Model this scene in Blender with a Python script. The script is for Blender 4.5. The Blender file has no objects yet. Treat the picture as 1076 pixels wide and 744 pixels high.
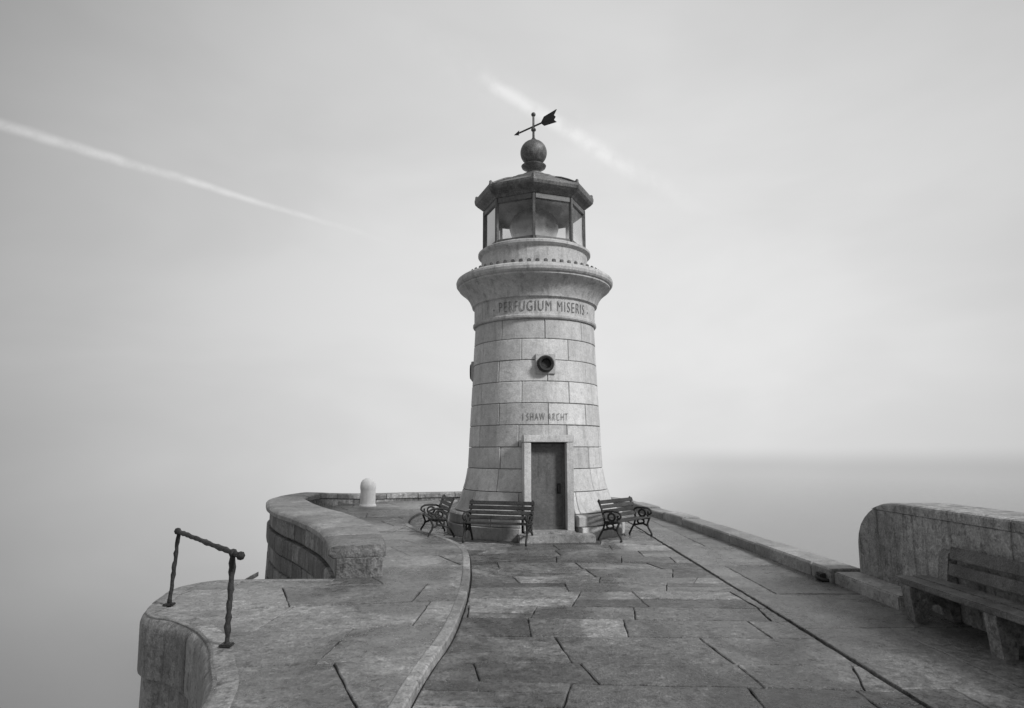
import bpy, math, random, bmesh
from mathutils import Vector, Matrix
R = random.Random(11)
rad = math.radians
scene = bpy.context.scene
scene.view_settings.view_transform = 'Standard'
scene.view_settings.look = 'None'
scene.view_settings.exposure = 0

# ------------------------------------------------------------------ node helpers
class NT:
    def __init__(s, tree):
        s.t = tree; s.n = tree.nodes; s.l = tree.links
    def node(s, typ, **kw):
        n = s.n.new(typ)
        for k, v in kw.items(): setattr(n, k, v)
        return n
    def set(s, inp, v):
        if isinstance(v, bpy.types.NodeSocket): s.l.new(v, inp)
        else: inp.default_value = v
    def math(s, op, a, b=0.0, c=0.0, clamp=False):
        n = s.node('ShaderNodeMath', operation=op, use_clamp=clamp)
        s.set(n.inputs[0], a); s.set(n.inputs[1], b); s.set(n.inputs[2], c)
        return n.outputs[0]
    def dot(s, a, b):
        n = s.node('ShaderNodeVectorMath', operation='DOT_PRODUCT')
        s.set(n.inputs[0], a); s.set(n.inputs[1], b)
        return n.outputs['Value']
    def rng(s, v, a, b, c, d, smooth=True):
        n = s.node('ShaderNodeMapRange', interpolation_type='SMOOTHSTEP' if smooth else 'LINEAR')
        s.set(n.inputs[0], v)
        for i, x in enumerate((a, b, c, d)): s.set(n.inputs[i+1], x)
        return n.outputs[0]
    def noise(s, vec, scale, detail=6, rough=0.6, dist=0.0):
        n = s.node('ShaderNodeTexNoise')
        s.set(n.inputs['Vector'], vec); n.inputs['Scale'].default_value = scale
        n.inputs['Detail'].default_value = detail; n.inputs['Roughness'].default_value = rough
        n.inputs['Distortion'].default_value = dist
        return n.outputs[0]
    def mapping(s, vec, scale):
        n = s.node('ShaderNodeMapping'); s.set(n.inputs['Vector'], vec)
        n.inputs['Scale'].default_value = scale
        return n.outputs[0]

def newmat(name):
    m = bpy.data.materials.new(name); m.use_nodes = True
    return m, NT(m.node_tree), m.node_tree.nodes['Principled BSDF']

def stone(name, base, var=0.35, big=0.9, fine=14, streak=0.0, bump=0.35, r0=0.55, r1=0.85, tone=0.25, pits=0.3, spec=0.4, low=None, damp=0.0, specks=0.0):
    m, T, bs = newmat(name)
    co0 = T.node('ShaderNodeTexCoord').outputs['Object']
    at = T.node('ShaderNodeAttribute', attribute_name='tone')
    # every stone gets its own piece of the pattern
    off = T.math('MULTIPLY', at.outputs['Fac'], 37.0)
    cx = T.node('ShaderNodeCombineXYZ'); T.set(cx.inputs[0], off); T.set(cx.inputs[1], off); T.set(cx.inputs[2], off)
    va = T.node('ShaderNodeVectorMath', operation='ADD'); T.set(va.inputs[0], co0); T.set(va.inputs[1], cx.outputs[0])
    co = va.outputs[0]
    n1 = T.noise(co, big, 4, 0.6, 0.4)
    n2 = T.noise(co, fine, 6, 0.75)
    n3 = T.noise(co, fine*5, 3, 0.7)
    v = T.rng(n1, 0.35, 0.65, 1-var, 1+var*0.7)
    v2 = T.rng(n2, 0.36, 0.64, 1-var, 1+var*0.9)
    v3 = T.rng(n3, 0.33, 0.70, 1-var, 1+var*0.9)
    f = T.math('MULTIPLY', T.math('MULTIPLY', v, v2), v3)
    f = T.math('MULTIPLY', f, T.rng(at.outputs['Fac'], 0, 1, 1-tone, 1+tone, False))
    if pits:
        p = T.noise(co, fine*1.7, 3, 0.55)
        f = T.math('MULTIPLY', f, T.rng(p, 0.56, 0.66, 1.0, 1-pits))
        if specks: f = T.math('MULTIPLY', f, T.rng(p, 0.34, 0.42, 1.0+specks, 1.0))
    if streak:
        sm = T.mapping(co0, (7.0, 7.0, 0.55))
        st = T.noise(sm, 1.0, 5, 0.65, 0.3)
        f = T.math('MULTIPLY', f, T.rng(st, 0.48, 0.72, 1.0, 1-streak))
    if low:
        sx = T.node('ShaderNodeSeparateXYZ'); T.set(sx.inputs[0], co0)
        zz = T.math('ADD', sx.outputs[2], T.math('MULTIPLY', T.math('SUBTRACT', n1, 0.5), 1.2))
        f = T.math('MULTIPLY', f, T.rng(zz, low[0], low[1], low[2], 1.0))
    ro = T.rng(n2, 0.35, 0.65, r0, r1)
    if damp:
        dn = T.noise(co0, 0.55, 6, 0.65, 0.8)
        dm = T.rng(dn, 0.45, 0.57, 0.0, 1.0)
        f = T.math('MULTIPLY', f, T.math('SUBTRACT', 1.0, T.math('MULTIPLY', dm, damp)))
        ro = T.math('SUBTRACT', ro, T.math('MULTIPLY', dm, 0.16))
    c = T.math('MULTIPLY', f, base, clamp=True)
    cc = T.node('ShaderNodeCombineColor')
    for i in range(3): T.set(cc.inputs[i], c)
    T.set(bs.inputs['Base Color'], cc.outputs[0])
    T.set(bs.inputs['Roughness'], ro)
    bs.inputs['Specular IOR Level'].default_value = spec
    h = T.math('ADD', T.math('ADD', n2, T.math('MULTIPLY', n3, 0.4)), T.math('MULTIPLY', n1, 0.8))
    b = T.node('ShaderNodeBump'); b.inputs['Strength'].default_value = bump; b.inputs['Distance'].default_value = 0.04
    T.set(b.inputs['Height'], h); T.set(bs.inputs['Normal'], b.outputs[0])
    return m

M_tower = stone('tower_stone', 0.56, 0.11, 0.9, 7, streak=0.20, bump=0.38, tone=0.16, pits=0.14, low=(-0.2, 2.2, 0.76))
M_trim = stone('tower_trim_stone', 0.47, 0.13, 1.0, 8, streak=0.40, bump=0.3, tone=0.08, pits=0.18)
M_pave = stone('paving_stone', 0.20, 0.27, 0.8, 7, bump=1.0, r0=0.28, r1=0.70, tone=0.46, pits=0.42, spec=0.5, damp=.52, specks=.5)
M_paveL = stone('platform_stone', 0.235, 0.26, 0.9, 7, bump=0.95, r0=0.32, r1=0.70, tone=0.22, pits=0.38, spec=0.5, damp=.38, specks=.4)
M_paveR = stone('side_walk_stone', 0.175, 0.28, 0.8, 9, bump=0.8, r0=0.30, r1=0.65, tone=0.25, pits=0.38, spec=0.5, damp=.45, specks=.3)
M_kerb = stone('kerb_stone', 0.30, 0.26, 0.9, 8, bump=0.6, r0=0.4, r1=0.7, tone=0.20, pits=0.38)
M_lip = stone('step_kerb_stone', 0.30, 0.24, 0.9, 9, bump=0.7, r0=0.4, r1=0.7, tone=0.20, pits=0.38)
M_edge = stone('platform_edge_stone', 0.27, 0.26, 0.9, 8, streak=0.55, bump=0.7, r0=0.4, r1=0.7, tone=0.10, pits=0.38)
M_wall = stone('harbour_wall_stone', 0.22, 0.32, 0.8, 6, streak=0.62, bump=1.0, tone=0.34, pits=0.45, low=(-1.6, .1, .6))
M_wallR = stone('rendered_wall', 0.34, 0.26, 0.9, 7, streak=0.70, bump=0.7, tone=0.10, pits=0.38)
M_cope = stone('coping_stone', 0.25, 0.28, 1.1, 7, bump=0.8, r0=0.4, r1=0.75, tone=0.24, pits=0.42, damp=.35, specks=.35)
M_core = stone('mortar', 0.035, 0.3, 2, 20, bump=0.2, tone=0)
M_mort = stone('tower_mortar', 0.09, 0.3, 2, 20, bump=0.2, tone=0)
M_lead = stone('lead_roof', 0.13, 0.30, 1.4, 7, streak=0.4, bump=0.25, r0=0.35, r1=0.6, tone=0.0, pits=0.2)
M_iron = stone('iron', 0.028, 0.4, 3, 30, bump=0.5, r0=0.4, r1=0.7, tone=0.0, pits=0.2)
M_wood = stone('bench_wood', 0.042, 0.35, 2, 20, bump=0.35, r0=0.4, r1=0.65, tone=0.3, pits=0.2)
M_wood2 = stone('weathered_plank', 0.13, 0.30, 2, 12, bump=0.5, r0=0.4, r1=0.7, tone=0.2, pits=0.3)
M_white = stone('white_paint', 0.80, 0.05, 2, 12, streak=0.12, bump=0.1, r0=0.4, r1=0.55, tone=0, pits=0.08)
M_door = stone('door_paint', 0.125, 0.18, 2, 12, streak=0.4, bump=0.25, r0=0.35, r1=0.5, tone=0.06, pits=0.15)
M_letter = stone('letter_paint', 0.20, 0.2, 3, 14, bump=0.1, tone=0, pits=0)
M_frame = stone('lantern_frame_paint', 0.12, 0.2, 3, 20, bump=0.1, r0=0.3, r1=0.5, tone=0, pits=0.1)
M_lens = stone('lens_glass', 0.16, 0.1, 3, 20, bump=0.05, r0=0.1, r1=0.25, tone=0, pits=0, spec=.6)

def glassmat():
    m, T, bs = newmat('lantern_glass')
    out = m.node_tree.nodes['Material Output']
    tr = T.node('ShaderNodeBsdfTransparent'); tr.inputs[0].default_value = (0.88, 0.88, 0.88, 1)
    gl = T.node('ShaderNodeBsdfGlossy'); gl.inputs['Roughness'].default_value = 0.06
    df = T.node('ShaderNodeBsdfDiffuse'); df.inputs[0].default_value = (0.75, 0.75, 0.75, 1)
    fr = T.node('ShaderNodeFresnel'); fr.inputs[0].default_value = 1.5
    mx = T.node('ShaderNodeMixShader'); T.set(mx.inputs[0], T.math('ADD', fr.outputs[0], 0.03))
    T.l.new(tr.outputs[0], mx.inputs[1]); T.l.new(gl.outputs[0], mx.inputs[2])
    co = T.node('ShaderNodeTexCoord').outputs['Object']
    sx = T.node('ShaderNodeSeparateXYZ'); T.set(sx.inputs[0], co)
    g = T.rng(T.noise(co, 2.0, 4), 0.40, 0.7, 0.0, 0.10)
    g = T.math('ADD', g, T.rng(T.math('ADD', sx.outputs[2], T.math('MULTIPLY', T.noise(co, 1.7, 3), .6)), 7.6, 8.15, 0.50, 0.0))  # bright reflection low on the panes, painted in as white diffuse
    m2 = T.node('ShaderNodeMixShader'); T.set(m2.inputs[0], g)
    T.l.new(mx.outputs[0], m2.inputs[1]); T.l.new(df.outputs[0], m2.inputs[2])
    T.l.new(m2.outputs[0], out.inputs[0])
    return m
M_glass = glassmat()

# ------------------------------------------------------------------ mesh builder
class MB:
    def __init__(s): s.v = []; s.f = []; s.t = []; s.m = []
    def add(s, vs, fs, tone=0.5, mi=0):
        o = len(s.v); s.v += [tuple(v) for v in vs]
        for f in fs: s.f.append([o+i for i in f]); s.t.append(tone); s.m.append(mi)
    def box(s, c, d, rot=None, tone=0.5, bev=0.0, mi=0):
        hx, hy, hz = d[0]/2, d[1]/2, d[2]/2
        if bev <= 0:
            vs = [Vector((x*hx, y*hy, z*hz)) for z in (-1, 1) for y in (-1, 1) for x in (-1, 1)]
            fs = [(0,2,3,1),(4,5,7,6),(0,1,5,4),(2,6,7,3),(0,4,6,2),(1,3,7,5)]
        else:
            bm = bmesh.new(); bmesh.ops.create_cube(bm, size=1)
            for v in bm.verts: v.co = Vector((v.co.x*d[0], v.co.y*d[1], v.co.z*d[2]))
            bmesh.ops.bevel(bm, geom=bm.edges[:], offset=bev, segments=2, affect='EDGES')
            bm.verts.index_update()
            vs = [v.co.copy() for v in bm.verts]; fs = [[v.index for v in f.verts] for f in bm.faces]
            bm.free()
        if rot is not None: vs = [rot @ v for v in vs]
        s.add([v + Vector(c) for v in vs], fs, tone, mi)
    def prism(s, poly, z0, z1, bev=0.008, tone=0.5, tilt=(0, 0), mi=0):
        n = len(poly); cx = sum(p[0] for p in poly)/n; cy = sum(p[1] for p in poly)/n
        def ztop(x, y): return z1 + tilt[0]*(x-cx) + tilt[1]*(y-cy)
        vs = [(x, y, z0) for x, y in poly] + [(x, y, ztop(x, y)-bev) for x, y in poly]
        for x, y in poly:
            dx, dy = cx-x, cy-y; L = math.hypot(dx, dy) or 1
            vs.append((x+dx/L*bev*1.4, y+dy/L*bev*1.4, ztop(x, y)))
        fs = []
        for i in range(n):
            j = (i+1) % n
            fs.append((i, j, n+j, n+i)); fs.append((n+i, n+j, 2*n+j, 2*n+i))
        fs.append([2*n+i for i in range(n)])
        s.add(vs, fs, tone, mi)
    def lathe(s, prof, n=96, phase=0.0, tone=0.5, a0=None, a1=None, mi=0):
        k = len(prof); closed = a0 is None
        m = n if closed else n+1
        vs = []
        for i in range(m):
            a = phase + 2*math.pi*i/n if closed else a0 + (a1-a0)*i/n
            for r, z in prof: vs.append((r*math.sin(a), -r*math.cos(a), z))
        fs = []
        for i in range(n):
            j = (i+1) % m
            for q in range(k-1): fs.append((i*k+q, j*k+q, j*k+q+1, i*k+q+1))
        s.add(vs, fs, tone, mi)
    def sector(s, prof, a0, a1, rin, bev=0.012, tone=0.5, seg=6):
        z0, z1 = prof[0][1], prof[-1][1]
        rm = prof[0][0]; da = bev/rm
        st = [(a0, bev)] + [(a0+da+(a1-a0-2*da)*i/seg, 0) for i in range(seg+1)] + [(a1, bev)]
        pp = [(prof[0][0]-bev, z0, 1)]
        if len(prof) == 2:
            pp += [(prof[0][0], z0+bev, 1), (prof[1][0], z1-bev, 1)]
        else:
            pp += [(prof[0][0], z0+bev, 1)] + [(r, z, 1) for r, z in prof[1:-1]] + [(prof[-1][0], z1-bev, 1)]
        pp += [(prof[-1][0]-bev, z1, 1)]
        ring = [(rin, z0, 0)] + pp + [(rin, z1, 0)]
        k = len(ring); vs = []
        for a, b in st:
            for r, z, o in ring:
                rr = r - b*o; vs.append((rr*math.sin(a), -rr*math.cos(a), z))
        fs = []
        for i in range(len(st)-1):
            for q in range(k-1): fs.append((i*k+q, (i+1)*k+q, (i+1)*k+q+1, i*k+q+1))
        fs.append(list(range(k))[::-1]); L = (len(st)-1)*k
        fs.append([L+q for q in range(k)])
        s.add(vs, fs, tone)
    def obj(s, name, mats, parent=None, smooth=None):
        me = bpy.data.meshes.new(name); me.from_pydata(s.v, [], s.f)
        if not isinstance(mats, (list, tuple)): mats = [mats]
        for m in mats: me.materials.append(m)
        at = me.attributes.new('tone', 'FLOAT', 'FACE'); at.data.foreach_set('value', s.t)
        me.polygons.foreach_set('material_index', s.m)
        bm = bmesh.new(); bm.from_mesh(me); bmesh.ops.recalc_face_normals(bm, faces=bm.faces[:]); bm.to_mesh(me); bm.free()
        if smooth is not None:
            me.polygons.foreach_set('use_smooth', [True]*len(me.polygons)); me.set_sharp_from_angle(angle=rad(smooth))
        me.update()
        ob = bpy.data.objects.new(name, me); scene.collection.objects.link(ob)
        if parent: ob.parent = parent
        return ob

def empty(name, loc=(0, 0, 0), rz=0):
    e = bpy.data.objects.new(name, None); scene.collection.objects.link(e)
    e.location = loc; e.rotation_euler = (0, 0, rz); e.empty_display_size = 0.3
    return e

def tube(name, paths, rad_, mat, parent, jitter=0.0):
    cu = bpy.data.curves.new(name, 'CURVE'); cu.dimensions = '3D'; cu.bevel_depth = rad_; cu.bevel_resolution = 3
    cu.use_fill_caps = True
    for pth in paths:
        sp = cu.splines.new('POLY'); sp.points.add(len(pth)-1)
        for i, p in enumerate(pth):
            sp.points[i].co = (p[0], p[1], p[2], 1)
            sp.points[i].radius = 1 + (R.uniform(-jitter, jitter) if jitter else 0)
        sp.use_smooth = True
    cu.materials.append(mat)
    ob = bpy.data.objects.new(name, cu); scene.collection.objects.link(ob); ob.parent = parent
    return ob

def catmull(pts, step=0.12):
    out = []
    P = [pts[0]] + list(pts) + [pts[-1]]
    for i in range(1, len(P)-2):
        p0, p1, p2, p3 = P[i-1], P[i], P[i+1], P[i+2]
        L = math.dist(p1[:2], p2[:2]); n = max(2, int(L/step))
        for j in range(n):
            t = j/n
            out.append(tuple(0.5*((2*b)+(-a+c)*t+(2*a-5*b+4*c-d)*t*t+(-a+3*b-3*c+d)*t**3) for a, b, c, d in zip(p0, p1, p2, p3)))
    out.append(tuple(pts[-1]))
    return out

def sweep(mb, path, prof_fn, blen, gap=0.012, off=0.0, jit=0.15, zj=0.004, mi=0):
    n = len(path); cum = [0]
    for i in range(1, n): cum.append(cum[-1]+math.dist(path[i][:2], path[i-1][:2]))
    nor = []
    for i in range(n):
        a = path[max(0, i-1)]; b = path[min(n-1, i+1)]
        dx, dy = b[0]-a[0], b[1]-a[1]; L = math.hypot(dx, dy) or 1
        nor.append((-dy/L, dx/L))
    def at(s):
        s = min(max(s, 0), cum[-1])
        for i in range(1, n):
            if cum[i] >= s:
                t = (s-cum[i-1])/max(1e-6, cum[i]-cum[i-1])
                p = [a+(b-a)*t for a, b in zip(path[i-1], path[i])]
                m = [a+(b-a)*t for a, b in zip(nor[i-1], nor[i])]
                return p, m
        return path[-1], nor[-1]
    s = -off*blen
    while s < cum[-1]-0.02:
        e = s + blen*R.uniform(1-jit, 1+jit)
        s0, s1 = max(s, 0)+gap/2, min(e, cum[-1])-gap/2
        if cum[-1]-e < blen*0.3: s1 = cum[-1]; e = cum[-1]+1
        if s1-s0 > 0.08:
            k = max(2, int((s1-s0)/0.15)); dz = R.uniform(-zj, zj)
            vs = []; b = 0.012
            for i in range(-1, k+2):
                if i == -1: q, ins = s0, b
                elif i == k+1: q, ins = s1, b
                else: q, ins = s0+b+(s1-s0-2*b)*i/k, 0
                p, m = at(q); w = p[2] if len(p) > 2 else 1
                pr = prof_fn(w); cd = sum(x for x, _ in pr)/len(pr); cz = sum(z for _, z in pr)/len(pr)
                for d, z in pr:
                    if ins:
                        d = d - math.copysign(min(ins, abs(d-cd)), d-cd); z = z - math.copysign(min(ins, abs(z-cz)), z-cz)
                    vs.append((p[0]+m[0]*d, p[1]+m[1]*d, z+dz))
            kk = len(prof_fn(1)); rows = k+3; fs = []
            for i in range(rows-1):
                for q in range(kk):
                    r = (q+1) % kk; fs.append((i*kk+q, i*kk+r, (i+1)*kk+r, (i+1)*kk+q))
            fs.append(list(range(kk))); fs.append([(rows-1)*kk+q for q in range(kk)][::-1])
            mb.add(vs, fs, R.random(), mi)
        s = e

def clip(poly, quad):
    out = poly
    for i in range(len(quad)):
        a, b = quad[i], quad[(i+1) % len(quad)]
        ins = lambda p: (b[0]-a[0])*(p[1]-a[1])-(b[1]-a[1])*(p[0]-a[0]) >= 0
        res = []
        for j in range(len(out)):
            p, q = out[j-1], out[j]
            pi, qi = ins(p), ins(q)
            if pi != qi:
                d1 = (b[0]-a[0])*(p[1]-a[1])-(b[1]-a[1])*(p[0]-a[0]); d2 = (b[0]-a[0])*(q[1]-a[1])-(b[1]-a[1])*(q[0]-a[0])
                t = d1/(d1-d2); res.append((p[0]+(q[0]-p[0])*t, p[1]+(q[1]-p[1])*t))
            if qi: res.append(q)
        out = res
        if len(out) < 3: return []
    cl = []
    for p in out:
        if not cl or math.dist(p, cl[-1]) > 0.004: cl.append(p)
    if len(cl) > 2 and math.dist(cl[0], cl[-1]) < 0.004: cl.pop()
    return cl
def area(p): return 0.5*sum(p[i-1][0]*p[i][1]-p[i][0]*p[i-1][1] for i in range(len(p)))
def rough_edges(pl, j=0.008):
    out = []
    for i in range(len(pl)):
        a, b = pl[i], pl[(i+1) % len(pl)]; L = math.dist(a, b); n = max(1, int(L/0.12))
        for k in range(n):
            t = k/n; e = 0 if (k == 0) else j
            out.append((a[0]+(b[0]-a[0])*t+R.uniform(-e, e), a[1]+(b[1]-a[1])*t+R.uniform(-e, e)))
    return out

def pave(mb, region, x0, x1, y0, y1, rh, sl, z, gap=0.010, skew=0.03, tj=0.004, zj=0.004, ang=0.0, split=0.0):
    ca, sa = math.cos(ang), math.sin(ang); ox, oy = (x0+x1)/2, (y0+y1)/2
    def rt(p): return (ox+(p[0]-ox)*ca-(p[1]-oy)*sa, oy+(p[0]-ox)*sa+(p[1]-oy)*ca)
    y = y0; tl = R.uniform(-.04, .04)
    def put(q):
        pl = clip(region, [rt(p) for p in q])
        if len(pl) > 2 and abs(area(pl)) > 0.015:
            if area(pl) < 8: pl = rough_edges(pl)
            mb.prism(pl, z-0.07, z+R.uniform(-zj, zj), 0.008, R.random(), (R.uniform(-tj, tj), R.uniform(-tj, tj)))
    while y < y1:
        h = R.uniform(*rh); tl2 = R.uniform(-.04, .04)
        x = x0 - R.uniform(0, sl[1]); sk = R.uniform(-skew, skew)
        yy = lambda px, base, t: base + t*(px-ox)
        while x < x1:
            L = R.uniform(*sl); sk2 = R.uniform(-skew, skew); g = gap*R.uniform(.7, 1.1)
            q = [(x-sk+g, yy(x, y, tl)+g), (x+L-sk2-g, yy(x+L, y, tl)+g), (x+L+sk2-g, yy(x+L, y+h, tl2)-g), (x+sk+g, yy(x, y+h, tl2)-g)]
            if R.random() < split:
                f = R.uniform(.4, .6); lerp = lambda a, b, t: (a[0]+(b[0]-a[0])*t, a[1]+(b[1]-a[1])*t)
                e = g/h*1.0
                f2 = f+R.uniform(-.06, .06)
                put([q[0], q[1], lerp(q[1], q[2], f-e), lerp(q[0], q[3], f2-e)])
                put([lerp(q[0], q[3], f2+e), lerp(q[1], q[2], f+e), q[2], q[3]])
            else: put(q)
            x += L; sk = sk2
        y += h; tl = tl2

# ------------------------------------------------------------------ pier geometry (metres)
kerbL = [(-.95,-6),(-.95,3),(-.85,5.6),(-.78,6.69),(-.70,7.4),(-.655,8.33),(-.65,9.9),(-.73,11.8),(-.95,13.97),(-1.5,15.6),(-2.3,17.1),(-2.9,19),(-3.0,21.5),(-2.6,24.5),(-2.2,27.4)]
kerbLs = catmull(kerbL, 0.2)
plat = [(-2.2,-6),(-2.2,3.5),(-2.44,5.6),(-2.88,6.69),(-3.13,7.2),(-3.55,7.8),(-4.0,8.22),(-4.35,8.4),(-4.6,8.75),(-4.78,9.4),(-4.88,10.1),(-4.62,10.6),(-4.2,10.72),(-2.75,10.78)]
plats = catmull(plat, 0.12)
wallC = [(-2.40,10.9,.74),(-2.70,12.0,.82),(-3.35,13.8,1.0),(-4.35,15.8,1.15),(-5.25,17.3,1.2),(-6.25,19.3,1.1),(-7.1,21.8,.9),(-6.9,24.4,.72),(-5.4,26.5,.6),(-2.6,27.7,.55),(.6,28.0,.55),(3.1,27.6,.5)]
wallCs = catmull(wallC, 0.12)
kerbR = [(3.3,27.5),(4.1,26.6),(4.6,22),(5.0,17.4),(5.22,10.78)]
kerbRs = catmull(kerbR, 0.2)

pier = empty('pier')
body = [p[:2] for p in plats] + [p[:2] for p in wallCs[3:]] + [p[:2] for p in kerbRs[2:]] + [(6.0,10.7),(6.0,-6)]
mb = MB()
n = len(body)
mb.add([(x,y,-5.5) for x,y in body]+[(x,y,-.03) for x,y in body], [(i,(i+1)%n,n+(i+1)%n,n+i) for i in range(n)], 0.5, 0)
mb.add([(x,y,-.03) for x,y in body], [list(range(n))], 0.5, 1)
mb.obj('pier_body', [M_edge, M_core], pier)

regA = [(p[0]+.040,p[1]) for p in kerbLs] + [(2.9,27.5),(3.3,26.8),(3.33,24),(3.33,-6)]
regA = regA[::-1]
mb = MB(); pave(mb, regA, -3.4, 3.4, -6, 28, (.50,.95), (.70,1.8), 0.0, ang=rad(-2.5), skew=.10, split=.22, gap=.009); mb.obj('promenade_paving', M_pave, pier)
regC = [(3.38,-6),(5.4,-6),(5.4,10.7),(5.05,10.8),(4.85,17.4),(4.45,22),(3.95,26.4),(3.38,26.9)]
mb = MB(); pave(mb, regC, 3.3, 5.5, -6, 27, (1.5,2.6), (1.1,2.4), 0.004, ang=rad(1), gap=.006); mb.obj('side_paving', M_paveR, pier)
wb = [p[:2] for p in wallCs if p[0] < -2.3]
regB = [p[:2] for p in kerbLs][::-1] + [p[:2] for p in plats] + wb
if area(regB) < 0: regB = regB[::-1]
mb = MB(); pave(mb, regB, -8, -.5, -6, 28.5, (1.0,1.6), (1.2,2.4), 0.065, ang=rad(9), gap=.009, skew=.25); mb.obj('platform_paving', M_paveL, pier)
mb = MB(); mb.add([(x,y,.042) for x,y in regB], [list(range(len(regB)))]); mb.obj('platform_bed', M_core, pier)
mb = MB()
def bull(w):
    p = []
    for i in range(11):
        a = math.pi/2*i/10
        p.append((-.09+.15*math.sin(a), -.082+.155*math.cos(a)))
    return [(-.22,.073)] + p + [(.05,-.62),(-.22,-.62)]
sweep(mb, plats, bull, 1.6, 0.007, zj=.002); mb.obj('platform_edge', M_edge, pier, 40)
mb = MB()
sweep(mb, kerbLs, lambda w: [(-.015,-.06),(-.015,.058),(-.003,.074),(.10,.077),(.115,.066),(.115,-.06)], 1.4, 0.010, jit=.3); mb.obj('step_kerb', M_lip, pier, 30)

par = empty('parapet_wall')
def H(w): return .56 if w >= .74 else .56-.20*min(1,(.74-w)/.14)
mb = MB()
def cope(w):
    h = w/2; t = H(w)
    return [(-h,t-.20),(-h-.03,t-.18),(-h-.03,t-.05),(-h,t-.01),(-h+.08,t),(h-.02,t),(h+.08,t-.025),(h+.12,t-.07),(h+.12,t-.15),(h+.05,t-.20)]
sweep(mb, wallCs, cope, 1.35, 0.016, zj=.006); mb.obj('coping', M_cope, par, 35)
mb = MB()
sweep(mb, wallCs, lambda w: [(-w/2+.02,-.05),(-w/2+.02,H(w)-.198),(w/2,H(w)-.198),(w/2,.0),(w/2-.05,-.05)], 1.0, .012, .5)
for k in range(10):
    zt = -.05-.42*k; zb = zt-.42
    bump_ = .07 if k == 0 else 0.0
    sweep(mb, wallCs, lambda w: [(w/2-.6,zb+.008),(w/2-.6,zt-.008),(w/2+bump_-.03,zt-.008),(w/2+bump_+.012*k,zt-.04),(w/2+bump_+.015*k,zb+.04),(w/2+bump_-.03+.015*k,zb+.008)], .95, .020, (k%2)*.5, jit=.25)
mb.obj('wall_courses', M_wall, par, 35)

kr = empty('pier_kerb')
mb = MB()
sweep(mb, kerbRs, lambda w: [(-.26,-.08),(-.26,.17),(-.23,.20),(.22,.20),(.26,.17),(.26,-.08)], 1.9, .03, jit=.3, zj=.03); mb.obj('kerb_stones', M_kerb, kr, 30)

rw = empty('stone_wall')
mb = MB()
prof = [(10.72,-.05),(10.72,.46),(10.715,.62),(10.68,.78),(10.60,.92),(10.48,1.03),(10.34,1.12),(10.22,1.18)]
def extr(mb, prof, x0, x1, tone=.5, bev=.02):
    k = len(prof); vs = []
    cy = sum(p[0] for p in prof)/k; cz = sum(p[1] for p in prof)/k
    for x, ins in ((x0, bev), (x0+bev, 0), (x1-bev, 0), (x1, bev)):
        for y, z in prof: vs.append((x, y-math.copysign(ins, y-cy), z-math.copysign(ins, z-cz)))
    fs = [list(range(k)), [3*k+i for i in range(k)]]
    for i in range(3):
        for q in range(k): r = (q+1) % k; fs.append((i*k+q, i*k+r, (i+1)*k+r, (i+1)*k+q))
    mb.add(vs, fs, tone)
extr(mb, prof+[(7.0,1.18),(7.0,-.05)], 5.40, 6.15, .55, .012)
extr(mb, [(6.985,-.05),(6.985,1.18),(3.5,1.18),(3.5,-.05)], 5.40, 6.15, .4, .012)
extr(mb, [(3.485,-.05),(3.485,1.18),(-6,1.18),(-6,-.05)], 5.40, 6.15, .6, .012)
mb.obj('wall_body', M_wallR, rw)
mb = MB()
def cop2(y0, y1, endr, t):
    pr = [(y0,1.182)]
    if endr: pr += [(y0-.10,1.23),(y0-.26,1.275),(y0-.45,1.30),(y0-.65,1.31)]
    else: pr += [(y0,1.31)]
    pr += [(y1,1.31),(y1,1.182)]
    k = len(pr); vs = []
    for x, dz in ((5.388,-.035),(5.402,-.012),(5.44,0),(6.11,0),(6.15,-.012),(6.162,-.035)):
        for y, z in pr: vs.append((x, y, z+(dz if z > 1.2 else 0)))
    fs = [list(range(k)), [5*k+i for i in range(k)]]
    for i in range(5):
        for q in range(k): r = (q+1) % k; fs.append((i*k+q, i*k+r, (i+1)*k+r, (i+1)*k+q))
    mb.add(vs, fs, t)
cop2(10.215, 7.4, True, .55); cop2(7.385, 4.6, False, .45); cop2(4.585, -6, False, .55)
mb.obj('wall_coping', M_wallR, rw)
mb = MB(); mb.box((5.20,9.85,.07),(.40,1.75,.22),bev=.02,tone=.7); mb.obj('wall_footing', M_kerb, rw)

rb = empty('stone_bench')
mb = MB()
mb.box((5.14,7.2,.455),(.22,3.0,.07),bev=.012,tone=.6); mb.box((4.90,7.2,.455),(.22,3.0,.07),bev=.012,tone=.8)
tilt = Matrix.Rotation(rad(10),3,'Y')
mb.box((5.27,7.0,.63),(.05,2.6,.14),tilt,.4,.01); mb.box((5.305,7.0,.82),(.05,2.6,.15),tilt,.6,.01)
mb.obj('planks', M_wood2, rb)
mb = MB()
for y in (8.45, 7.0, 5.9):
    pr = [(4.84,0),(4.82,.20),(4.80,.34),(4.80,.418),(5.25,.418),(5.30,.80),(5.36,.84),(5.385,.80),(5.385,.4),(5.385,0),(5.30,0),(5.27,.14),(5.17,.22),(5.06,.20),(4.99,.10),(4.98,0)]
    k = len(pr); vs = [(x,y-.09,z) for x,z in pr]+[(x,y+.09,z) for x,z in pr]
    mb.add(vs, [list(range(k)), [k+i for i in range(k)]]+[(i,(i+1)%k,k+(i+1)%k,k+i) for i in range(k)], .5)
mb.obj('supports', M_cope, rb)

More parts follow.
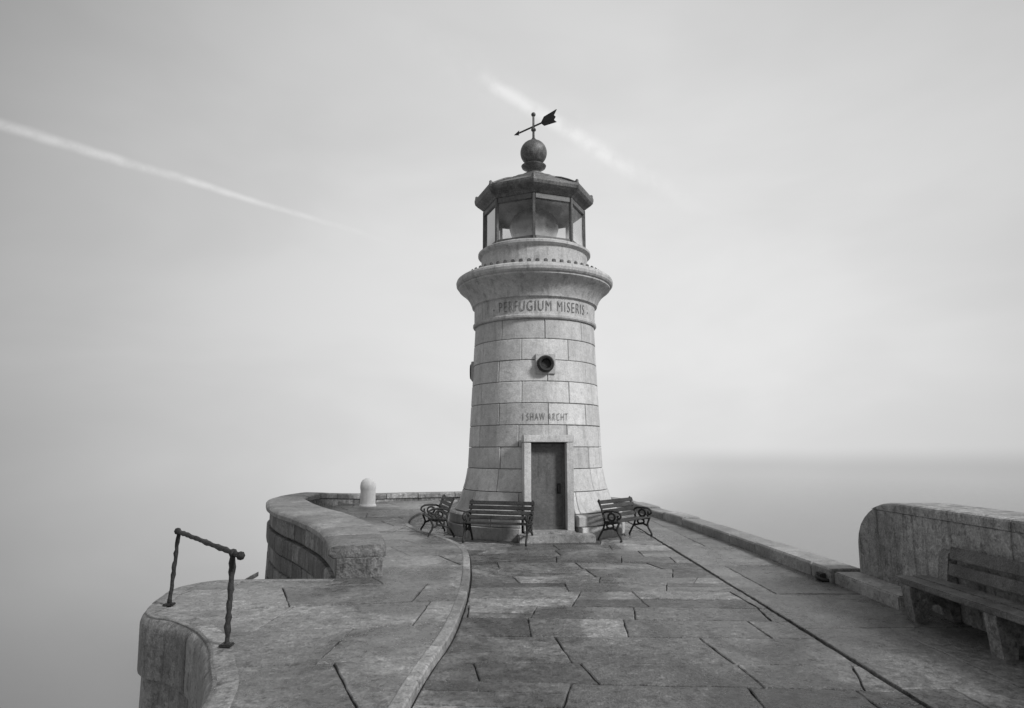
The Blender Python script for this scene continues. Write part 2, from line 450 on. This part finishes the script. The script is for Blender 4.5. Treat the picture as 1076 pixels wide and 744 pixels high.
mr = empty('mooring_ring',(4.95,10.95,.0))
tube('ring',[[(.12*math.cos(a),.12*math.sin(a),.06+.03*math.sin(a)) for a in [i*math.pi/10 for i in range(21)]]],.026,M_iron,mr)
mb = MB(); mb.box((.02,.05,.06),(.22,.22,.12),bev=.02); mb.obj('base_plate',M_iron,mr)

bo = empty('bollard',(-5.15,24.3,.06))
mb = MB()
mb.lathe([(0,0),(.30,0),(.30,.05),(.27,.08),(.265,.55),(.275,.60),(.285,.66),(.28,.74),(.26,.84),(.20,.93),(.10,.985),(0,1.0)],40)
mb.obj('post',M_white,bo,40)

hr = empty('handrail')
def wob(a,b,n,j):
    return [tuple(a[i]+(b[i]-a[i])*k/n+(R.uniform(-j,j) if 0<k<n else 0) for i in range(3)) for k in range(n+1)]
tube('post_far',[wob((-4.40,8.92,.0),(-4.33,8.9,1.0),22,.005)],.026,M_iron,hr,.28)
tube('post_near',[wob((-2.90,7.12,.0),(-2.90,7.15,.98),22,.005)],.028,M_iron,hr,.28)
tube('rail',[wob((-4.37,8.95,1.0),(-2.76,7.0,.985),26,.004)],.029,M_iron,hr,.18)
mb = MB()
for p in ((-4.37,8.95,1.0),(-2.76,7.0,.985),(-2.90,7.15,.99)):
    n0 = len(mb.v); mb.lathe([(0,-.045),(.03,-.035),(.045,0),(.03,.035),(0,.045)],12)
    for i in range(n0,len(mb.v)): mb.v[i]=tuple(mb.v[i][k]+p[k] for k in range(3))
for p in ((-4.40,8.92,.09),(-2.90,7.12,.09)): mb.box(p,(.12,.12,.03),bev=.008)
mb.obj('joints',M_iron,hr,50)

# ------------------------------------------------------------------ lighthouse
LX, LY = 0.61, 17.8
lh = empty('lighthouse',(LX,LY,0),rad(7))
DH = 17.6
def ring(mb, prof, n, phase, rin, door=False, gap=.012):
    gr = gap/prof[0][0]
    zz = [(r, z) for r, z in prof]; zz[0] = (zz[0][0], zz[0][1]+gap/2); zz[-1] = (zz[-1][0], zz[-1][1]-gap/2)
    jj = [R.uniform(-2.5,2.5) for _ in range(n)]; jj.append(jj[0])
    edges = [phase+360/n*i+jj[i] for i in range(n+1)]
    for i in range(n):
        a, b = edges[i], edges[i+1]
        segs = [(a, b)]
        if door:
            segs = []
            while a > 180: a -= 360; b -= 360
            if b <= -DH or a >= DH: segs = [(a, b)]
            else:
                if a < -DH-2: segs.append((a, -DH))
                if b > DH+2: segs.append((DH, b))
        for p, q in segs:
            dr = R.uniform(-.006,.006)
            mb.sector([(r+dr,z) for r,z in zz], rad(p)+gr/2, rad(q)-gr/2, rin, .012, R.random())
mb = MB()
ring(mb,[(2.30,-.02),(2.30,.28)],10,18,1.5,True)
ring(mb,[(2.24,.28),(2.24,.50),(2.20,.54),(2.12,.56)],10,0,1.5,True)
ring(mb,[(2.10,.56),(2.03,.66),(1.965,.80),(1.92,.95),(1.895,1.06)],9,20,1.4,True)
ring(mb,[(1.885,1.06),(1.84,1.22),(1.80,1.42),(1.775,1.60)],9,0,1.4,True)
zs = [1.60,2.12,2.65,3.18,3.71,4.24,4.77,5.28]
rr = lambda z: 1.765 - (z-1.6)*(.165/3.7)
for i in range(len(zs)-1):
    ring(mb,[(rr(zs[i]),zs[i]),(rr(zs[i+1]),zs[i+1])],9,20 if i%2 else 0,1.3, zs[i] < 2.1)
mb.obj('shaft_stones',M_tower,lh,28)
mb = MB()
mb.lathe([(1.75,0),(1.70,1.5),(1.58,5.3)],64,a0=rad(19),a1=rad(341)); mb.lathe([(1.72,2.4),(1.58,5.3)],64)
mb.obj('shaft_core',M_mort,lh,30)
mb = MB()
mb.lathe([(1.55,5.27),(1.645,5.28),(1.665,5.31),(1.665,5.36),(1.635,5.39),(1.63,5.41),(1.63,5.80),(1.645,5.82),(1.69,5.84),(1.70,5.89),(1.72,5.94),(1.77,6.05),(1.85,6.16),(1.95,6.25),(2.03,6.31),(2.05,6.33),(2.05,6.37),(2.09,6.39),(2.12,6.43),(2.13,6.50),(2.11,6.56),(2.06,6.60),(1.95,6.62),(1.2,6.64)],128)
mb.obj('gallery_cornice',M_trim,lh,25)
mb = MB()
for i in range(56):
    a = 2*math.pi*i/56; rot = Matrix.Rotation(a,3,'Z')
    mb.box((1.84*math.sin(a),-1.84*math.cos(a),6.68),(.10,.05,.13),rot,.5,.018)
mb.lathe([(1.80,6.62),(1.80,6.66),(1.88,6.66),(1.88,6.62)],96)
mb.obj('gallery_cresting',M_lead,lh)
mb = MB()
mb.lathe([(1.52,6.60),(1.52,6.74),(1.47,6.77),(1.45,6.80),(1.45,7.22),(1.50,7.25),(1.54,7.28),(1.54,7.34),(1.48,7.38),(1.36,7.41),(0,7.41)],96)
mb.obj('lantern_base',M_trim,lh,28)
OP = rad(-9)
mb = MB(); RO = 1.375
vtx = [(RO*math.sin(OP+i*math.pi/4), -RO*math.cos(OP+i*math.pi/4)) for i in range(8)]
for x, y in vtx:
    a = math.atan2(x, -y); mb.box((x,y,8.0),(.075,.09,1.24),Matrix.Rotation(a,3,'Z'),.5,.01)
for i in range(8):
    (x0,y0),(x1,y1) = vtx[i],vtx[(i+1)%8]; L = math.hypot(x1-x0,y1-y0)-.08; a = math.atan2(y1-y0,x1-x0)
    for z, h in ((7.45,.09),(8.56,.14)): mb.box(((x0+x1)/2,(y0+y1)/2,z),(L,.06,h),Matrix.Rotation(a,3,'Z'),.5,.008)
mb.obj('lantern_frame',M_frame,lh)
mb = MB()
for i in range(8):
    (x0,y0),(x1,y1) = vtx[i],vtx[(i+1)%8]
    mb.add([(x0*.99,y0*.99,7.46),(x1*.99,y1*.99,7.46),(x1*.99,y1*.99,8.54),(x0*.99,y0*.99,8.54)],[(0,1,2,3)])
mb.obj('lantern_panes',M_glass,lh)
mb = MB()
mb.lathe([(0,7.42),(.50,7.42),(.50,7.66),(.40,7.68),(.40,7.74),(.56,7.78),(.64,7.95),(.68,8.10),(.66,8.28),(.56,8.45),(.40,8.56),(.12,8.60)],48)
mb.obj('lamp_lens',M_lens,lh,30)
mb = MB()
mb.lathe([(0,8.62),(1.36,8.62),(1.42,8.64),(1.47,8.70),(1.58,8.76),(1.64,8.82),(1.66,8.90),(1.66,8.96),(1.60,8.99),(1.52,9.01),(1.30,9.14),(1.05,9.27),(.84,9.35),(.80,9.42),(.74,9.44),(.60,9.53),(.42,9.60),(.34,9.62)],8,OP)
mb.obj('lantern_roof',M_lead,lh)
mb = MB()
mb.lathe([(.36,9.60),(.34,9.66),(.22,9.70),(.17,9.76),(.20,9.83),(.33,9.90),(.35,9.95),(.30,9.98),(.20,10.0)],40)
mb.lathe([(max(.001,.375*math.sin(math.pi*i/20)),10.345-.375*math.cos(math.pi*i/20)) for i in range(21)],40)
mb.lathe([(.10,10.70),(.07,10.75),(.035,10.80),(.03,11.45),(0,11.46)],16)
mb.lathe([(max(.001,.065*math.sin(math.pi*i/10)),11.50-.065*math.cos(math.pi*i/10)) for i in range(11)],16)
mb.lathe([(.03,10.98),(.07,11.02),(.07,11.06),(.03,11.10)],16)
for i in range(8):
    a = OP+i*math.pi/4
    n0 = len(mb.v); mb.lathe([(0,0),(.05,0),(.05,.03),(.04,.05),(.045,.08),(.03,.11),(0,.12)],10)
    for k in range(n0,len(mb.v)):
        v = mb.v[k]; mb.v[k] = (v[0]+1.60*math.sin(a), v[1]-1.60*math.cos(a), v[2]+8.96)
mb.obj('ball_finial',M_lead,lh,40)
ribs = []
for i in range(8):
    a = OP+i*math.pi/4
    ribs.append([(r*math.sin(a),-r*math.cos(a),z+.02) for r,z in ((1.60,8.99),(1.52,9.01),(1.30,9.14),(1.05,9.27),(.84,9.35))])
tube('roof_ribs',ribs,.028,M_lead,lh)
vd = Vector((-.72,.70,0)).normalized(); vd = Matrix.Rotation(rad(-7),3,'Z') @ vd
vn = Vector((0,0,1)); side = vd.cross(vn)
mb = MB()
def plate(pts,t=.012,c=(0,0,11.14)):
    k = len(pts); c = Vector(c); vs = [c+vd*u+vn*w+side*t for u,w in pts]+[c+vd*u+vn*w-side*t for u,w in pts]
    mb.add(vs,[list(range(k)),[k+i for i in range(k)][::-1]]+[(i,(i+1)%k,k+(i+1)%k,k+i) for i in range(k)])
plate([(-.55,.018),(-.55,-.018),(.60,-.018),(.60,.018)],.016)
plate([(.56,.07),(.76,0),(.56,-.07),(.60,0)])
plate([(-.28,.0),(-.40,.15),(-.86,.20),(-.76,.07),(-.82,0),(-.76,-.07),(-.86,-.17),(-.40,-.12)])
mb.obj('weathervane',M_iron,lh)

def porthole(phi, glass=True):
    z = 4.13; r = rr(z)
    m_ = MB(); rot = Matrix.Rotation(phi,3,'Z')
    cpos = Vector((r*math.sin(phi),-r*math.cos(phi),z)); out = Vector((math.sin(phi),-math.cos(phi),0)); rt = Vector((math.cos(phi),math.sin(phi),0))
    m_.box(cpos-out*.09,(.50,.27,.50),rot,.3,.015)
    m_.obj('porthole_block',M_trim,lh)
    m_ = MB()
    k_ = 1 if glass else .35
    prof_ = [(.0,.02*k_),(.10,.02*k_),(.12,.06*k_),(.13,.11*k_),(.17,.13*k_),(.20,.11*k_),(.21,.04*k_),(.21,0)]
    k = len(prof_); N = 32; vs = []
    for i in range(N):
        a = 2*math.pi*i/N
        for q, d in prof_: vs.append(cpos+out*(.04+d)+rt*(q*math.cos(a))+Vector((0,0,q*math.sin(a))))
    m_.add(vs,[(i*k+q,((i+1)%N)*k+q,((i+1)%N)*k+q+1,i*k+q+1) for i in range(N) for q in range(k-1)])
    m_.obj('porthole_ring',M_iron,lh,40)
porthole(0); porthole(rad(-97), False)

mb = MB()
for sx in (-1,1):
    mb.box((sx*.505,-1.90,1.20),(.17,.34,2.04),None,.7,.012)
mb.box((0,-1.90,2.315),(1.20,.36,.17),None,.6,.012)
mb.obj('door_surround',M_tower,lh)
mb = MB(); mb.box((0,-1.70,1.2),(.9,.1,2.2)); mb.obj('door_reveal',M_core,lh)
mb = MB()
mb.box((0,-1.79,1.19),(.84,.06,2.04),None,.5,.006)
mb.box((0,-1.822,1.19),(.82,.02,2.0),None,.5,.004)
for x in (-.385,.385): mb.box((x,-1.84,1.19),(.05,.03,2.0),None,.6,.005)
for z in (.24,2.16): mb.box((0,-1.84,z),(.72,.03,.07),None,.6,.005)
mb.obj('door',M_door,lh)
mb = MB()
mb.box((.27,-1.87,1.15),(.05,.05,.16),None,.5,.01); mb.box((.27,-1.845,1.15),(.09,.02,.24),None,.5,.005)
mb.obj('door_ironwork',M_iron,lh)
mb = MB()
mb.box((.10,-2.24,.065),(1.75,.62,.19),None,.5,.02); mb.box((0,-2.06,.17),(1.16,.40,.09),None,.6,.015)
mb.obj('door_step',M_kerb,lh)

def arc_text(txt, size, z, r, name, spread=1.0, xs=1.0):
    cu = bpy.data.curves.new('t','FONT'); cu.body = txt; cu.size = size; cu.align_x = 'CENTER'; cu.extrude = .003; cu.space_character = spread
    cu.resolution_u = 4; cu.offset = -.005
    ob = bpy.data.objects.new('t',cu); scene.collection.objects.link(ob)
    bpy.context.view_layer.update()
    me = bpy.data.meshes.new_from_object(ob.evaluated_get(bpy.context.evaluated_depsgraph_get()))
    bpy.data.objects.remove(ob)
    # cut long faces so the letters follow the curve of the stone
    bm = bmesh.new(); bm.from_mesh(me)
    bmesh.ops.triangulate(bm, faces=bm.faces[:])
    lim = .05
    for _ in range(3):
        es = [e for e in bm.edges if abs(e.verts[0].co.x-e.verts[1].co.x) > lim]
        if not es: break
        bmesh.ops.subdivide_edges(bm, edges=es, cuts=1); bmesh.ops.triangulate(bm, faces=bm.faces[:])
    bm.to_mesh(me); bm.free()
    for v in me.vertices:
        x, y, d = v.co; rz = r(z+y)+.012+d; a = x*xs/r(z+y); v.co = (rz*math.sin(a),-rz*math.cos(a),z+y)
    me.materials.clear(); me.materials.append(M_letter)
    o = bpy.data.objects.new(name,me); scene.collection.objects.link(o); o.parent = lh
arc_text('\u2013 PERFUGIUM MISERIS \u2013'.replace('\u2013','-'), .38, 5.47, lambda z: 1.63, 'frieze_inscription', 1.22, .60)
arc_text('I SHAW ARCHT', .26, 2.76, rr, 'door_inscription', 1.25, .52)

# ------------------------------------------------------------------ cast-iron slatted benches
def bench(phi_deg, L=1.5, radius=2.72, face=None):
    ph = rad(phi_deg)
    e = empty('park_bench',(LX+radius*math.sin(ph),LY-radius*math.cos(ph),.0),rad(face if face is not None else phi_deg))
    if phi_deg < -50: e.location.z = .02
    paths = []
    for x in (-L/2+.05, L/2-.05):
        c = lambda pts: [(x,y,z) for y,z in pts]
        paths.append(c([(-.30,0),(-.33,.03),(-.31,.10),(-.24,.20),(-.22,.29),(-.26,.38),(-.28,.43)]))
        paths.append(c([(.27,0),(.28,.03),(.22,.14),(.14,.27),(.10,.40),(.12,.52),(.17,.68),(.24,.84),(.27,.88),(.24,.91)]))
        paths.append(c([(-.28,.43),(-.10,.405),(.10,.40)]))
        paths.append(c([(.15,.62),(.05,.66),(-.10,.67),(-.24,.66),(-.32,.61),(-.33,.55),(-.28,.51),(-.24,.54),(-.25,.58)]))
        paths.append(c([(-.28,.43),(-.22,.49),(-.28,.51)]))
        paths.append(c([(-.23,.24),(-.08,.30),(.06,.26),(.15,.24)]))
        paths.append([(x,-.04+.09*math.cos(a),.34+.06*math.sin(a)) for a in [i*math.pi/6 for i in range(13)]])
        paths.append([(x,-.08+.09*math.cos(a),.54+.08*math.sin(a)) for a in [i*math.pi/6 for i in range(13)]])
    tube('iron_ends',paths,.024,M_iron,e)
    m_ = MB()
    for i in range(6): m_.box((0,-.26+.068*i,.445-.003*i),(L,.060,.032),None,R.random(),.006)
    rt = Matrix.Rotation(rad(-18),3,'X')
    for i,(y,z) in enumerate(((.115,.54),(.145,.645),(.18,.75),(.215,.855))): m_.box((0,y,z),(L,.032,.085),rt,R.random(),.006)
    m_.obj('slats',M_wood,e)
    return e
bench(-20,1.55,2.66,-17); bench(-63,1.3,2.70,-74); bench(50,1.5,2.66)

# ------------------------------------------------------------------ sea
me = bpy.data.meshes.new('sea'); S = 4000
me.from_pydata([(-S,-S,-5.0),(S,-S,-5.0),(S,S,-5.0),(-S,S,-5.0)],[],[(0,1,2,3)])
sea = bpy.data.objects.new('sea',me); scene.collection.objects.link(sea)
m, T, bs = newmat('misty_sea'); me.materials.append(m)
co = T.node('ShaderNodeTexCoord').outputs['Object']
sx = T.node('ShaderNodeSeparateXYZ'); T.set(sx.inputs[0], co)
bs.inputs['Base Color'].default_value = (.14,.14,.14,1); bs.inputs['Roughness'].default_value = .5; bs.inputs['Specular IOR Level'].default_value=.35
b = T.node('ShaderNodeBump'); b.inputs['Strength'].default_value=.5; b.inputs['Distance'].default_value=.3
T.set(b.inputs['Height'], T.noise(T.mapping(co,(.35,.6,1)),1.0,4,.6)); T.set(bs.inputs['Normal'],b.outputs[0])
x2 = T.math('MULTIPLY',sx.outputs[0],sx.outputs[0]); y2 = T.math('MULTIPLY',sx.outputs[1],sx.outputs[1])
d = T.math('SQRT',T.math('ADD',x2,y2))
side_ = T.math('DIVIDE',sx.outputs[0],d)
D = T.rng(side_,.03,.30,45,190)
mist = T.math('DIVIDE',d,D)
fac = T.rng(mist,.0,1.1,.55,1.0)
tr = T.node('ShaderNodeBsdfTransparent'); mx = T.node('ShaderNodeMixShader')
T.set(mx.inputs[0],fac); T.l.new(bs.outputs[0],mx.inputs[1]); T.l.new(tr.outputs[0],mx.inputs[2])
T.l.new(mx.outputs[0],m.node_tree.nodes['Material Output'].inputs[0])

# ------------------------------------------------------------------ sky / mist
SUN_AZ, SUN_EL = 54, 38
w = bpy.data.worlds.new('World'); scene.world = w; w.use_nodes = True
T = NT(w.node_tree); bg = w.node_tree.nodes['Background']
sky = T.node('ShaderNodeTexSky', sky_type='NISHITA'); sky.sun_disc = False
sd = Vector((math.sin(rad(SUN_AZ))*math.cos(rad(SUN_EL)), -math.cos(rad(SUN_AZ))*math.cos(rad(SUN_EL)), math.sin(rad(SUN_EL))))
sky.sun_elevation = rad(SUN_EL); sky.sun_rotation = math.atan2(sd.x, sd.y); sky.dust_density = 5
bw = T.node('ShaderNodeRGBToBW'); T.set(bw.inputs[0], sky.outputs[0])
vn_ = T.node('ShaderNodeTexCoord').outputs['Generated']
dc = tuple(Vector((.17,1,.12)).normalized())
g = T.dot(vn_, dc)
fog = T.rng(g, .62, 1.0, .37, .80, False)
sz = T.node('ShaderNodeSeparateXYZ'); T.set(sz.inputs[0], vn_)
fog = T.math('MULTIPLY', fog, T.rng(sz.outputs[2], -.32, .0, .70, 1.0))
bank = T.rng(T.math('ADD', sz.outputs[2], T.math('MULTIPLY', T.math('SUBTRACT', T.noise(T.mapping(vn_,(3,3,1)),1.0,2,.5), .5), .014)), -.024, .008, .22, 0.0)
bank = T.math('MULTIPLY', bank, T.rng(sz.outputs[0], .08, .32, 0, 1))
fog = T.math('MULTIPLY', fog, T.math('SUBTRACT', 1.0, bank))
cl = T.noise(T.mapping(vn_,(1.2,1.2,3.0)),1.6,4,.55,.3)
fog = T.math('MULTIPLY', fog, T.rng(cl,.3,.7,.95,1.05))
def contrail(d1,d2,w0,w1,amp,fade0,fade1):
    d1=Vector(d1).normalized(); d2=Vector(d2).normalized()
    nn=d1.cross(d2).normalized(); tt=(d2-d1*d1.dot(d2)).normalized(); Lg=math.acos(d1.dot(d2))
    wv=T.math('MULTIPLY',T.math('SUBTRACT',T.noise(vn_,11,3,.6),.5),.010)
    ds=T.math('ABSOLUTE',T.math('ADD',T.dot(vn_,tuple(nn)),wv))
    al=T.math('ARCTAN2',T.dot(vn_,tuple(tt)),T.dot(vn_,tuple(d1)))
    al=T.math('DIVIDE',al,Lg)
    wd=T.rng(al,0,1,w0,w1,False)
    q=T.math('DIVIDE',ds,wd)
    f=T.rng(q,0,1,1,0)
    f=T.math('MULTIPLY',f,T.rng(al,fade0[0],fade0[1],0,1))
    f=T.math('MULTIPLY',f,T.rng(al,fade1[0],fade1[1],1,0))
    f=T.math('MULTIPLY',f,T.rng(T.noise(vn_,24,4,.6),.32,.62,.35,1))
    return T.math('MULTIPLY',f,amp)
c1=contrail((-.7086,.9432,.4664),(-.3543,.9584,.3604),.010,.006,.17,(-1.5,-.3),(.55,1.7))
c2=contrail((-.0371,.9313,.5484),(.1743,.9497,.4211),.014,.018,.15,(-.12,.12),(.4,1.7))
c3=contrail((-.0371,.9313,.5484),(.1743,.9497,.4211),.05,.07,.03,(-1.2,.1),(.4,2.2))
tot = T.math('ADD', T.math('ADD', T.math('ADD', fog, c1), c2), c3)
tot = T.math('ADD', T.math('MULTIPLY', tot, .95), T.math('MULTIPLY', bw.outputs[0], .008))
cc = T.node('ShaderNodeCombineColor')
for i in range(3): T.set(cc.inputs[i], tot)
T.set(bg.inputs[0], cc.outputs[0]); bg.inputs[1].default_value = 1.0

sun = bpy.data.lights.new('sun','SUN'); sun.energy = 3.2; sun.angle = rad(10); sun.color = (1,.997,.995)
so = bpy.data.objects.new('sun',sun); scene.collection.objects.link(so)
so.rotation_euler = (-sd).to_track_quat('-Z','Y').to_euler(); so.location = (20,-10,20)

cam = bpy.data.cameras.new('camera'); cam.lens = 23.42; cam.sensor_width = 36; cam.sensor_fit = 'HORIZONTAL'
cam.clip_end = 9000; cam.clip_start = .05
co_ = bpy.data.objects.new('camera',cam); scene.collection.objects.link(co_)
co_.location = (0,0,2.05); co_.rotation_euler = (rad(98.2),0,0)
scene.camera = co_
